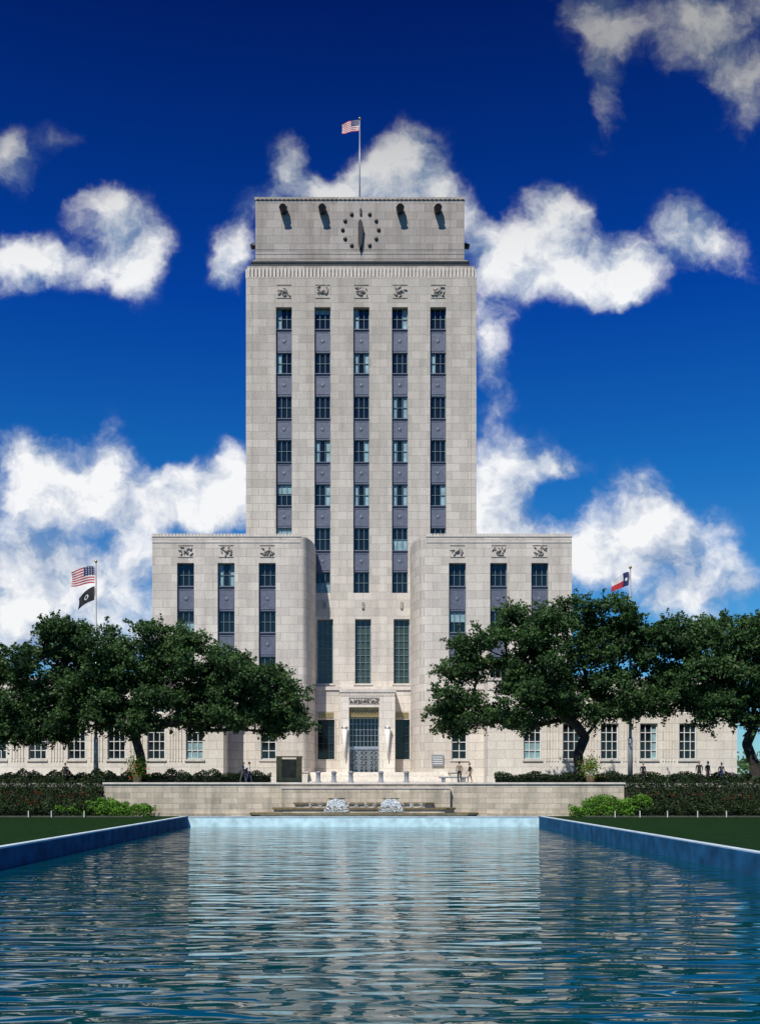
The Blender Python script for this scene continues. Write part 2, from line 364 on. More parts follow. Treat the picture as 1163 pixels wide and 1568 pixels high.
for k in range(22):
    xa=pa+(pb-pa)*(k+.2)/22; m.box(xa,xa+.14,PO-.06,PO-.001,pt-.35,pt-.05,'trim')
for k in range(7):
    x=oa+(ob-oa)*(k+.5)/7; relief(m,fr,x,(oz1+pt)/2-.1,.45,.5,0)
d=PO+1.0; fr=FR(0,d,1,0); H=oz1-dz0
fbox(m,fr,oa,ob,oz1-.95,oz1,-.6,.2,'gold')
for k in range(9):
    x=oa+(ob-oa)*(k+.5)/9; m.ell((x,d-.6,oz1-.48),(.11,.08,.26),'gold')
window(wi,fr,oa,ob,dz0+2.5,oz1-1.0,.1,nx=8,nz=5,frame='silver',blind=0,fw=.07,mw=.035)
fbox(m,fr,oa,ob,dz0+2.3,dz0+2.5,0,.3,'silver')
for i in range(3):
    xa=oa+(ob-oa)*i/3; xb=oa+(ob-oa)*(i+1)/3
    window(wi,fr,xa+.03,xb-.03,dz0,dz0+2.3,.1,nx=2,nz=1,frame='silver',blind=0,fw=.08,mw=.07)
    for s in (0,1):
        c=xa+(xb-xa)*(.27+.46*s)
        for zz in (.5,1.0,1.5,1.95): 
            P=[(c+.13*math.cos(t),d+.08,dz0+zz+.19*math.sin(t)) for t in np.linspace(0,2*math.pi,9)]
            wi.tube(P,[.025]*9,'silver',4,cap=False)
        wi.box(c-.012,c+.012,d+.08,d+.1,dz0+.2,dz0+2.2,'silver')
m.box(pa-.2,pb+.2,PO-.7,EB-.002,dz0-.99,dz0-.002,'trim')
for px in (527.5,593):
    x=X(px,PO); z0=Z(1162,PO); z1=Z(1114,PO)
    m.tube([(x,PO-.32,z0),(x,PO-.36,z0+1.2),(x,PO-.42,z1)],[.04,.14,.28],'whiteg',12)
    m.tube([(x,PO-.42,z1-.1),(x,PO-.42,z1+.02)],[.31,.32],'silver',12)
    m.box(x-.06,x+.06,PO-.3,PO-.001,z0+.8,z0+.95,'bronze')
m.obj('entrance_portal',hall); wi.obj('entrance_doors',hall)
m=MB(); sa,sb=X(470,98),X(690,98); n=6
for k in range(n):
    z0=GZ+(dz0-GZ)*k/n; z1=GZ+(dz0-GZ)*(k+1)/n
    m.box(sa+k*.05,sb-k*.05,T-7.4+k*.38,T-.81-k*.001,z0+.0,z1,'limebase')
for px in (466,694):
    x=X(px,97.5); m.box(x-.35,x+.35,W-2.8,W-.01,GZ,GZ+.95,'limebase'); m.box(x-.42,x+.42,W-2.88,W-.005,GZ+.951,GZ+1.06,'trim')
m.obj('entrance_steps',hall)
# --- flags
M['red']=simple('flag_red',(0.45,0.02,0.03),.7,0,.1); M['white']=simple('flag_white',(0.7,0.7,0.7),.7,0,.05)
M['navy']=simple('flag_navy',(0.012,0.02,0.10),.7,0,.1); M['cblack']=simple('flag_black',(0.01,0.01,0.012),.7,0,.1)
M['pole']=simple('flagpole_painted_metal',(0.38,0.39,0.41),.4,.4,.05)
def flag(name,kind,x,y,z,w,h,parent,ph=0,droop=.25):
    m=MB(); nu,nv=30,26
    def P(u,v):
        X_=x-w*u*(1-.12*u); s=math.sin(u*7+v*1.2+ph)
        return (X_+.04*math.sin(v*4),y+.2*w*u**.6*s*.6, z-h*v*(1-.12*u)-droop*w*u*u+.05*w*math.sin(u*6+ph+v)-.05*w*u)
    i0=len(m.v)
    for j in range(nv+1):
        for i in range(nu+1): m.v.append(P(i/nu,j/nv))
    for j in range(nv):
        for i in range(nu):
            u=(i+.5)/nu; v=(j+.5)/nv
            if kind=='us':
                if u<.42 and v<.538: c='white' if (i%3==1 and j%3==1) else 'navy'
                else: c='red' if int(v*13)%2==0 else 'white'
            elif kind=='texas':
                if u<.34: c='white' if (u-.17)**2+((v-.5)*.66)**2<.006 else 'navy'
                else: c='white' if v<.5 else 'red'
            else:
                r=((u-.5)*1.5)**2+(v-.5)**2; c='white' if .015<r<.035 else 'cblack'
            a=i0+j*(nu+1)+i; m.f.append((a,a+1,a+nu+2,a+nu+1)); m.m.append(m.mi(c)); m.sm.append(True)
    return m.obj(name,parent)
def pole(m,x,y,z0,z1,r0,r1):
    m.tube([(x,y,z0),(x,y,z0+.25),(x,y,z0+.3)],[.42,.42,.3],'pole',14)
    m.tube([(x,y,z0+.3),(x,y,z0+3.6),(x,y,z0+3.7),(x,y,z1)],[.2,.18,r0,r1],'pole',12)
    m.ell((x,y,z1+.12),(.13,.13,.13),'gold')
    m.tube([(x-r0-.04,y-.02,z0+1.2),(x-r1-.05,y-.02,z1-.1)],[.008,.008],'white',4)
m=MB(); x=X(550.5,D2+3); zr=Z(302,D2); ztop=Z(183,D2+3)
m.tube([(x,D2+3,zr-.1),(x,D2+3,ztop)],[.09,.045],'pole',10); m.ell((x,D2+3,ztop+.12),(.14,.14,.14),'gold'); m.obj('roof_flagpole',hall)
flag('roof_flag','us',x-.08,D2+3,ztop-.05,2.0,1.2,hall,.5,.1)
PF=84.0
p1=empty('flagpole'); m=MB(); x=X(147,PF); zt=Z(862,PF); pole(m,x,PF,3.3,zt,.12,.055); m.obj('pole',p1)
flag('american_flag','us',x-.1,PF,Z(868,PF),2.2,1.4,p1,0,.12)
flag('pow_flag','pow',x-.1,PF,Z(899,PF),1.5,1.1,p1,1.5,.6)
p2=empty('flagpole.001'); m=MB(); x=X(964.5,PF); zt=Z(871,PF); pole(m,x,PF,3.3,zt,.12,.055); m.obj('pole_shaft',p2)
flag('texas_flag','texas',x-.1,PF,Z(877,PF),1.6,1.1,p2,1,.4)

# ================================================================== GROUND, POOL
M['grass']=simple('lawn_grass',(0.008,0.028,0.007),.95,0,.55,5,.6,spec=.05)  # very dark green: tree shade on the lawn is put into the colour
M['soil']=simple('bed_soil',(0.02,0.016,0.012),.95,0,.3,4,.5)
M['paving']=simple('plaza_paving',(0.32,0.30,0.27),.85,0,.12,1.5,.1)
M['wallst']=stone('retaining_wall_stone',(0.58,0.505,0.395),bw=1.3,rh=.42,mortar=.02,stain=.95,stain_col=(.34,.37,.39),var=.16)
M['coping']=simple('pool_coping',(0.50,0.60,0.66),.7,0,.2,2,.2)
M['poolblue']=simple('pool_paint_blue',(0.02,0.11,0.23),.85,0,.35,1.2,.1,spec=.08)
M['poolend']=simple('pool_end_sunlit',(0.52,0.74,0.78),.6,0,.25,1.5,.1)  # far wall's blue paint, with its sunlit brightness put into the colour
M['fount']=simple('fountain_stone',(0.15,0.12,0.06),.6,0,.35,3,.3)
M['ochre']=simple('ochre_bronze_panel',(0.40,0.28,0.10),.5,.1,.3,3,.2)
PX=13.1; PY1=78.0; PY0=3.5
m=MB()
B=900; zg=.70
xs=[-B,-PX-.45,PX+.45,B]; ys=[-B,PY0-.45,PY1+.4,B]
for i in range(3):
    for j in range(3):
        if i==1 and j==1: continue
        m.face([(xs[i],ys[j],zg),(xs[i+1],ys[j],zg),(xs[i+1],ys[j+1],zg),(xs[i],ys[j+1],zg)],'grass')
m.obj('ground')
m=MB(); m.box(-600,600,82.42,900,-.5,3.3,'paving'); m.obj('plaza_pavement')
pool=empty('reflecting_pool'); m=MB()
for s in (-1,1):
    a,b=sorted((s*PX,s*(PX+.45))); m.box(a,b,PY0-.45,PY1+.45,-.6,.76,'poolblue'); 
    a,b=sorted((s*(PX+.12),s*(PX+.47))); m.box(a,b,PY0-.5,PY1+.5,.761,.80,'coping')
m.box(-PX,PX,PY1,PY1+.45,-.6,.70,'poolend'); m.box(-PX+.03,PX-.03,PY1-.03,PY1+.5,.701,.77,'coping')
m.box(-PX,PX,PY0-.45,PY0,-.6,.70,'poolblue'); m.box(-PX,PX,PY0-.45,PY1,-.9,-.61,'poolblue')
m.obj('pool_basin',pool)
wm,nt,b=newmat('pool_water'); L=nt.links.new
b.inputs['Base Color'].default_value=(0.0,0.050,0.070,1); b.inputs['Roughness'].default_value=.015; b.inputs['IOR'].default_value=1.5
geo=N(nt,'ShaderNodeNewGeometry')
def wn(sc,det,mapscale,rough=.5,dist=.0):
    mp=N(nt,'ShaderNodeMapping'); mp.inputs['Scale'].default_value=mapscale; L(geo.outputs['Position'],mp.inputs[0])
    n=N(nt,'ShaderNodeTexNoise'); n.inputs['Scale'].default_value=sc; n.inputs['Detail'].default_value=det; n.inputs['Roughness'].default_value=rough; n.inputs['Distortion'].default_value=dist
    L(mp.outputs[0],n.inputs['Vector']); return n
a=wn(2.0,.6,(.36,1.15,1),.35,.3); c=wn(.5,1,(.5,1.2,1),.5,0)
s1=N(nt,'ShaderNodeMath',operation='MULTIPLY_ADD'); s1.inputs[1].default_value=1.2; L(c.outputs['Fac'],s1.inputs[0]); L(a.outputs['Fac'],s1.inputs[2])
bp=N(nt,'ShaderNodeBump'); bp.inputs['Strength'].default_value=1; bp.inputs['Distance'].default_value=.075
L(s1.outputs[0],bp.inputs['Height']); L(bp.outputs[0],b.inputs['Normal'])
M['water']=wm
m=MB(); m.face([(-PX,PY0,0),(PX,PY0,0),(PX,PY1,0),(-PX,PY1,0)],'water'); m.obj('water')
m=MB(); WD=82.0; wa,wb=X(159,WD),X(955,WD); wz=Z(1201,WD)
m.box(wa,wb,WD,WD+.4,zg-.3,wz,'wallst'); m.box(wa-.08,wb+.08,WD-.1,WD+.5,wz,wz+.14,'trim')
m.box(wa,wb,WD-.12,WD-.001,zg-.2,zg+.25,'wallst')
ca,cb=X(432,WD),X(688,WD)
m.box(ca,cb,WD-.5,WD-.121,zg-.2,wz-.35,'wallst'); m.box(ca-.05,cb+.05,WD-.56,WD-.125,wz-.35,wz-.25,'trim')
m.obj('stone_retaining_wall')
ft=empty('tiered_fountain'); m=MB()
def tier(hwid,front,z0,z1,ch):
    cxx=X(557,80); yb=WD-.57
    P=[(cxx-hwid,yb),(cxx-hwid,front+ch),(cxx-hwid+ch,front),(cxx+hwid-ch,front),(cxx+hwid,front+ch),(cxx+hwid,yb)]
    for (e,za,zb,mt) in ((0,z0,z1-.14,'wallst'),(.1,z1-.14,z1,'fount')):
        Q=[(p[0]+(e if p[0]>cxx else -e),p[1]-(e if p[1]<yb-.5 else 0)) for p in P]
        m.face([(q[0],q[1],zb) for q in Q],mt)
        m.face([(q[0],q[1],za) for q in Q][::-1],mt)
        for i in range(len(Q)-1): m.face([(Q[i][0],Q[i][1],za),(Q[i+1][0],Q[i+1][1],za),(Q[i+1][0],Q[i+1][1],zb),(Q[i][0],Q[i][1],zb)],mt)
tier(8.6,78.55,.6,1.02,.9); tier(6.9,79.1,1.02,1.40,.8); tier(5.3,79.6,1.40,1.78,.7)
m.obj('fountain_tiers',ft)
M['foam']=simple('white_falling_water',(0.85,0.9,0.92),.4,0,.05)
def cards(centers,size,rngv,flat=0.0):
    n=len(centers); nrm=rngv.normal(size=(n,3)); nrm[:,2]+=flat; nrm/=np.linalg.norm(nrm,axis=1)[:,None]
    r=rngv.normal(size=(n,3)); a=np.cross(nrm,r); a/=np.linalg.norm(a,axis=1)[:,None]; b=np.cross(nrm,a)
    s=(size*rngv.uniform(.6,1.3,n))[:,None]
    v=np.stack([centers-a*s*.5,centers+b*s*.32,centers+a*s*.5,centers-b*s*.32],1)
    return v.reshape(-1,3)
def cardmesh(name,vs,matkey,shade=None,parent=None,extra=None):
    n=len(vs)//4; me=bpy.data.meshes.new(name)
    nv=len(vs); V=vs; Fc=np.arange(nv).reshape(-1,4); mats=[M[matkey]]
    ev=[];ef=[]
    if extra: ev=np.array(extra.v); ef=extra.f
    tot=nv+(len(ev) if extra else 0)
    me.vertices.add(tot); co=V if not extra else np.vstack([V,ev]); me.vertices.foreach_set('co',co.astype(np.float32).ravel())
    loops=[Fc.ravel()]; starts=[np.arange(n)*4]; tots=[np.full(n,4)]; mi=[np.zeros(n,int)]
    if extra:
        fl=np.concatenate([np.array(f)+nv for f in ef]); lt=np.array([len(f) for f in ef]); st=np.concatenate([[0],np.cumsum(lt)[:-1]])+n*4
        loops.append(fl); starts.append(st); tots.append(lt); mi.append(np.array(extra.m)+1); mats+=[M[k] for k in extra.mats]
    lv=np.concatenate(loops).astype(np.int32); me.loops.add(len(lv)); me.loops.foreach_set('vertex_index',lv)
    st=np.concatenate(starts).astype(np.int32); tt=np.concatenate(tots).astype(np.int32)
    me.polygons.add(len(st)); me.polygons.foreach_set('loop_start',st); me.polygons.foreach_set('loop_total',tt)
    for k in mats: me.materials.append(k)
    me.polygons.foreach_set('material_index',np.concatenate(mi).astype(np.int32))
    sm=np.zeros(len(st),bool); 
    if extra: sm[n:]=True
    me.polygons.foreach_set('use_smooth',sm)
    if shade is not None:
        at=me.attributes.new('shade','FLOAT','POINT'); s=np.zeros(tot,np.float32); s[:nv]=np.repeat(shade,4); at.data.foreach_set('value',s)
    me.update(calc_edges=True); me.validate()
    o=bpy.data.objects.new(name,me); scene.collection.objects.link(o)
    if parent: o.parent=parent
    return o
C=[]
for px in (515,598):
    x=X(px,79.8); nn=2600; c=np.zeros((nn,3)); a=rng.uniform(-1,1,nn); h=rng.uniform(0,1,nn)
    c[:,0]=x+a*(.62+.16*(1-h)); c[:,1]=79.5-.2*(1-h)+rng.normal(0,.06,nn); c[:,2]=1.45+h*(.42+.2*(1-a*a))+.05*np.sin(c[:,0]*11); C.append(c)
    nn=500; c=np.zeros((nn,3)); a=rng.uniform(-1,1,nn); c[:,0]=x+a*.95; c[:,1]=79.0+rng.normal(0,.05,nn); c[:,2]=rng.uniform(1.08,1.42,nn); C.append(c)
nn=1800; c=np.zeros((nn,3)); c[:,0]=X(557,79.8)+rng.uniform(-4.6,4.6,nn); c[:,1]=79.47+rng.normal(0,.02,nn); c[:,2]=rng.uniform(1.45,1.78,nn); c=c[np.sin(c[:,0]*9)+rng.normal(0,.5,nn)>.7]; C.append(c)
C=np.vstack(C); cardmesh('fountain_water',cards(C,.09,rng),'foam',parent=ft)
m=MB()
for px in (515,598):
    x=X(px,79.8); m.tube([(x,80.1,1.78),(x,80.1,2.0),(x,80.1,2.05),(x,80.1,2.12)],[.25,.3,.6,.66],'fount',16)
m.obj('fountain_bowls',ft)

# ================================================================== TREES & PLANTS
M['bark']=simple('oak_bark',(0.035,0.028,0.022),.95,0,.4,5,.8)
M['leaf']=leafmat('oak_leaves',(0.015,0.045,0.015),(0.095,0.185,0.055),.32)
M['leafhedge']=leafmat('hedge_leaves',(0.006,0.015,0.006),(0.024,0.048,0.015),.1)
M['leafbright']=leafmat('groundcover_leaves',(0.05,0.13,0.012),(0.14,0.32,0.035),.2)
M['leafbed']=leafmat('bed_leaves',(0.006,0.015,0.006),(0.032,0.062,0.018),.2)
M['petal']=leafmat('red_petals',(0.30,0.02,0.015),(0.5,0.08,0.04),.2)
def oak(name,base_px,D,lobes,nclump,lpc,seed,fork=2.4,lean=0,trunk_r=.36,leafsize=.25,zbase=3.3):
    r=np.random.default_rng(seed)
    bx=X(base_px,D); base=Vector((bx,D,zbase-.1))
    L_=[(X(a,D),Z(b,D),rx*D/F,rz*D/F) for a,b,rx,rz in lobes]
    vol=np.array([l[2]*l[3] for l in L_]); vol/=vol.sum()
    cl=[]
    tries=0
    while len(cl)<nclump and tries<nclump*40:
        tries+=1
        l=L_[r.choice(len(L_),p=vol)]; dd=r.normal(size=3); dd/=np.linalg.norm(dd); q=r.uniform(.2,1)**.5
        ry=min(l[2]*1.1,3.4)
        p=np.array([l[0]+dd[0]*l[2]*q*.97,D+dd[1]*ry*q+r.normal()*.6,l[1]+dd[2]*l[3]*q*.97])
        if cl and min(np.linalg.norm(p-c[0]) for c in cl)<.58: continue
        cl.append((p,r.uniform(.55,1.3)))
    nodes=[base,base+Vector((lean*.3+.05,0,fork*.5)),base+Vector((lean,0,fork))]; par=[-1,0,1]
    order=sorted(cl,key=lambda c:(Vector(c[0])-nodes[2]).length)
    ends=[]
    for c,rad in order:
        t=Vector(c)-Vector((0,0,rad*.3)); best=None;bd=1e9
        for i in range(2,len(nodes)):
            dv=t-nodes[i]; dist=dv.length+ (1.5 if dv.z<-.5 else 0)
            if dist<bd: bd=dist;best=i
        n0=nodes[best]; bd=(t-n0).length; k=max(1,int(bd/1.1)); prev=best
        for j in range(1,k+1):
            u=j/k; q=n0.lerp(t,u)
            q+=Vector((r.normal()*.16,r.normal()*.16,r.normal()*.1+math.sin(u*math.pi)*.12*bd*.4)) if j<k else Vector((0,0,0))
            nodes.append(q); par.append(prev); prev=len(nodes)-1
        ends.append(prev)
    cnt=[0]*len(nodes)
    for e in ends:
        i=e
        while i>=0: cnt[i]+=1; i=par[i]
    tot=cnt[0]; rad=[max(.025,trunk_r*(c/tot)**.48) for c in cnt]
    rad[0]=trunk_r*1.45; rad[1]=trunk_r*1.02
    mbk=MB()
    for i in range(1,len(nodes)):
        p=par[i]; ra=rad[p] if p<=1 else min(rad[p],rad[i]*1.35)
        mbk.tube([nodes[p],nodes[i]],[ra,rad[i]],'bark',8 if rad[i]>.1 else 5,cap=False)
        if rad[i]>.08: mbk.ell(nodes[i],(rad[i]*.98,)*3,'bark',nu=8,nv=4)
    for k in range(6):
        a=k*1.05+.3; mbk.tube([base+Vector((0,0,.75)),base+Vector((math.cos(a)*trunk_r*1.1,math.sin(a)*trunk_r*1.1,.25)),base+Vector((math.cos(a)*trunk_r*2.3,math.sin(a)*trunk_r*2.3,.03))],[trunk_r*.6,trunk_r*.42,.08],'bark',6,cap=False)
    P=[];S=[]
    for c,rd in cl:
        n=int(lpc*rd**2*r.uniform(.8,1.25)); d=r.normal(size=(n,3)); d/=np.linalg.norm(d,axis=1)[:,None]
        q=r.uniform(0,1,n)**.45; d*=q[:,None]*rd; d[:,2]*=.62; d[:,2]-=.10*(d[:,0]**2+d[:,1]**2)
        d*= (1+.3*np.sin(d[:,[1,2,0]]*5+c[0]))
        P.append(c+d); tone=r.uniform(-.28,.30)
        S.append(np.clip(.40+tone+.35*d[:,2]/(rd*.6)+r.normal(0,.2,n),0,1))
    for c,rd in cl:
        for t in range(6):
            d=r.normal(size=3); d/=np.linalg.norm(d); d[2]=d[2]*.8-.05; n=20
            u=r.uniform(.8,1.6,n)[:,None]; P.append(c+d*rd*u*[1,1,.9]+r.normal(0,.09,(n,3))); S.append(np.clip(r.normal(.5,.2,n),0,1))
    P=np.vstack(P);S=np.concatenate(S)
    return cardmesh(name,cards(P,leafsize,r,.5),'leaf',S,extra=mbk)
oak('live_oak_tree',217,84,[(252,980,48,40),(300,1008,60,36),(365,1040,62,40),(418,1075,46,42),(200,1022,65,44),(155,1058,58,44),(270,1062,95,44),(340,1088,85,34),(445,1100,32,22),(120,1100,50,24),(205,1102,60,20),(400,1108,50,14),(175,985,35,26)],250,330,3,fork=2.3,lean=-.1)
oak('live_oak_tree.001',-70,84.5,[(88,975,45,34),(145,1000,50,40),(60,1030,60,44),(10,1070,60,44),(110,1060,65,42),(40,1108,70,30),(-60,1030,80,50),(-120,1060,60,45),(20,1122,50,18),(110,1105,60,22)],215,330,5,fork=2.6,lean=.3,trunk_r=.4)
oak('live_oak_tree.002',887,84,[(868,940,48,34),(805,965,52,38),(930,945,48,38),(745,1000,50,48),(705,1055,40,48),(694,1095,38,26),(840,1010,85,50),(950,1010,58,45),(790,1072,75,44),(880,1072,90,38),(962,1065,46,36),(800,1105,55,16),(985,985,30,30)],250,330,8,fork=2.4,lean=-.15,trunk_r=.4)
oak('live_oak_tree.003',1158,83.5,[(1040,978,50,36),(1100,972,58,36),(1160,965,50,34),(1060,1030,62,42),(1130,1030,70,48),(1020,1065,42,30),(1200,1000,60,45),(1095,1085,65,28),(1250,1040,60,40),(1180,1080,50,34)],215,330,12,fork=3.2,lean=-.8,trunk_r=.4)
def mass(name,boxes,n,size,key,seed,flat=0.4,extra=None):
    r=np.random.default_rng(seed); P=[];S=[]
    A=np.array([abs((b[1]-b[0])*(b[3]-b[2]))+.01 for b in boxes]); A/=A.sum()
    for b,a in zip(boxes,A):
        k=int(n*a); u=r.uniform(0,1,(k,3)); 
        w=r.uniform(0,1,k)<.6; u[:,2]=np.where(w,u[:,2]**.3,u[:,2])
        w2=r.uniform(0,1,k)<.5; u[:,1]=np.where(w2,u[:,1]**2.5,u[:,1])
        x=b[0]+(b[1]-b[0])*u[:,0]; y=b[2]+(b[3]-b[2])*u[:,1]
        h=(b[5]-b[4])*(1+.22*np.sin(x*2.1+seed)+.18*np.sin(x*5.3+y*3+seed)); z=b[4]+h*u[:,2]+(b[6]*(y-b[2]) if len(b)>6 else 0)
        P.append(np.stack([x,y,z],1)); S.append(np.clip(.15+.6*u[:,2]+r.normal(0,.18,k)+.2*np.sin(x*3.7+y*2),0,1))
    return cardmesh(name,cards(np.vstack(P),size,r,flat),key,np.concatenate(S),extra=extra)
def core(b,key='soil'):
    e=MB(); e.box(*b,key); return e
M['hedgecore']=simple('hedge_core',(0.008,0.014,0.006),.95)
HD=83.8
h0,h1=X(-120,HD),X(415,HD)
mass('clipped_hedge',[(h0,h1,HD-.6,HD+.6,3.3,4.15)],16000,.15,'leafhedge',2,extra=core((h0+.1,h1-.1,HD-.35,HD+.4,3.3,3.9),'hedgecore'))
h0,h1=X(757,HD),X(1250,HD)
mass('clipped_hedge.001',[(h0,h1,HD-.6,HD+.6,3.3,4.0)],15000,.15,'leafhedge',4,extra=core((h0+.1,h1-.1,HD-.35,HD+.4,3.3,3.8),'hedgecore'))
def bed(name,x0,x1,seed):
    e=MB(); y0,y1=79.2,82.9
    for i in range(20):
        xa=x0+(x1-x0)*i/20; xb=x0+(x1-x0)*(i+1)/20
        e.face([(xa,y0,zg+.01),(xb,y0,zg+.01),(xb,y1,3.29),(xa,y1,3.29)],'soil')
    e.face([(x0,y0,zg),(x0,y1,3.29),(x0,y1,zg)],'soil'); e.face([(x1,y0,zg),(x1,y1,3.29),(x1,y1,zg)],'soil')
    sl=(3.29-zg)/(y1-y0)
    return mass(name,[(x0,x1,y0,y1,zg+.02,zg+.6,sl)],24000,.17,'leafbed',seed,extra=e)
bl0,bl1=X(-200,82),wa-.1; br0,br1=wb+.1,X(1350,82)
bed('planting_bed',bl0,bl1,21); bed('planting_bed.001',br0,br1,23)
M['kerb']=simple('weathered_kerb',(0.07,0.07,0.06),.9,0,.3)
m=MB(); m.box(bl0,bl1+3.8,78.95,79.15,zg-.1,zg+.1,'kerb'); m.obj('bed_kerb')
m=MB(); m.box(br0-3.8,br1,78.95,79.15,zg-.1,zg+.1,'kerb'); m.obj('bed_kerb.001')
mass('groundcover_plants',[(bl1-.5,X(235,80.5),79.3,81.6,zg,zg+.75),(bl1-3,bl1-.3,79.2,80.2,zg+.1,zg+.7),(bl1-1.6,bl1+2.2,79.8,81.8,zg+.4,zg+1.2)],11000,.14,'leafbright',31)
mass('groundcover_plants.001',[(X(873,80.5),br0+.5,79.3,81.6,zg,zg+.75),(X(893,80.5),br0+1.5,79.6,81.8,zg+.5,zg+1.4)],11000,.14,'leafbright',32)
def flowers(name,rects,n,seed):
    r=np.random.default_rng(seed); P=[]
    for (a,b,y0,y1) in rects:
        nc=int((b-a)*1.1); 
        for k in range(nc):
            cx=r.uniform(a,b); cy=r.uniform(y0,y1); cz=zg+.55+(cy-79.2)*.7
            P.append(np.array([cx,cy,cz])+r.normal(0,.13,(n,3))*[1.3,1,.5])
    P=np.vstack(P); return cardmesh(name,cards(P,.09,r),'petal',r.uniform(0,1,len(P)))
flowers('red_flowers',[(bl0+3,bl1-.5,79.8,81.2)],14,41); flowers('red_flowers.001',[(br0+.8,br1-3,80.0,81.2)],14,42)
for i,(px,dd) in enumerate(((210,82.9),(903,82.9))):
    x=X(px,dd); e=MB(); e.tube([(x,dd,3.3),(x,dd,3.35),(x,dd,3.85),(x,dd,3.9)],[.26,.28,.4,.42],'fount',14)
    r=np.random.default_rng(60+i); n=900; d_=r.normal(size=(n,3))*[.4,.35,.42]; c=np.array([x,dd,4.6]); S=np.clip(r.normal(.5,.2,n),0,1)
    e2=cards(c+np.array([0,-.25,0])+r.normal(size=(130,3))*[.4,.3,.45],.14,r)
    o=cardmesh('potted_flowering_shrub' if i==0 else 'potted_flowering_shrub.001',cards(c+d_,.15,r),'leafbright',S,extra=e)
    cardmesh('blossoms',e2,'petal',r.uniform(.3,1,130),parent=o)
mass('distant_trees',[(-260,-75,150,170,3.3,13),(50,300,150,170,3.3,7)],30000,.9,'leaf',77)
# ================================================================== STREET FURNITURE
M['bollard']=simple('grey_cast_stone',(0.22,0.24,0.27),.7,0,.2,5,.2)
def bollard(name,px,D):
    m=MB(); x=X(px,D); z=3.3
    m.tube([(x,D,z),(x,D,z+.12),(x,D,z+.14),(x,D,z+.75),(x,D,z+.8),(x,D,z+.9),(x,D,z+.98)],[.26,.26,.19,.17,.22,.22,.08],'bollard',14); m.obj(name)
for i,px in enumerate((487,511,537,583,622)): bollard('bollard' if i==0 else 'bollard.%03d'%i,px,84+.3*(i%2))
m=MB(); x0,x1=X(423,86),X(462,86); zt=Z(1160,86)
m.box(x0,x0+.45,85.9,86.3,3.3,zt,'ochre'); m.box(x1-.45,x1,85.9,86.3,3.3,zt,'ochre'); m.box(x0+.451,x1-.451,86.05,86.3,3.3,zt-.15,'fount')
m.box(x0+.451,x1-.451,85.95,86.3,3.3,3.75,'ochre'); m.box(x0-.05,x1+.05,85.85,86.35,zt+.001,zt+.1,'ochre')
m.obj('bronze_plaque_monument')
m=MB(); wd=W-.2; x0,x1=X(661,wd),X(679,wd)
m.box(x0,x1,wd+.02,W-.01,Z(1173,W),Z(1156,W),'bollard'); 
for k in range(4): m.box(x0+.1,x1-.1,wd,wd+.019,Z(1159+3.4*k,W)-.07,Z(1159+3.4*k,W),'white')
m.obj('building_name_sign')
def bench(name,px0,px1,D):
    m=MB(); a,b=X(px0,D),X(px1,D); m.box(a,b,D-.25,D+.25,3.7,3.82,'bollard'); m.box(a+.2,a+.5,D-.2,D+.2,3.3,3.699,'bollard'); m.box(b-.5,b-.2,D-.2,D+.2,3.3,3.699,'bollard'); m.obj(name)
bench('stone_bench',672,716,85.0); bench('stone_bench.001',372,402,86.5)
for i,(px,D) in enumerate(((45,79.0),(80,79.0),(130,79.0),(940,78.8),(978,78.8),(1020,78.8),(1066,78.8),(1110,78.8))):
    m=MB(); x=X(px,D); m.box(x-.03,x+.03,D-.25,D-.2,zg,zg+.42,'framew'); m.ell((x,D-.225,zg+.44),(.05,.05,.04),'framew'); m.obj('plant_marker' if i==0 else 'plant_marker.%03d'%i)
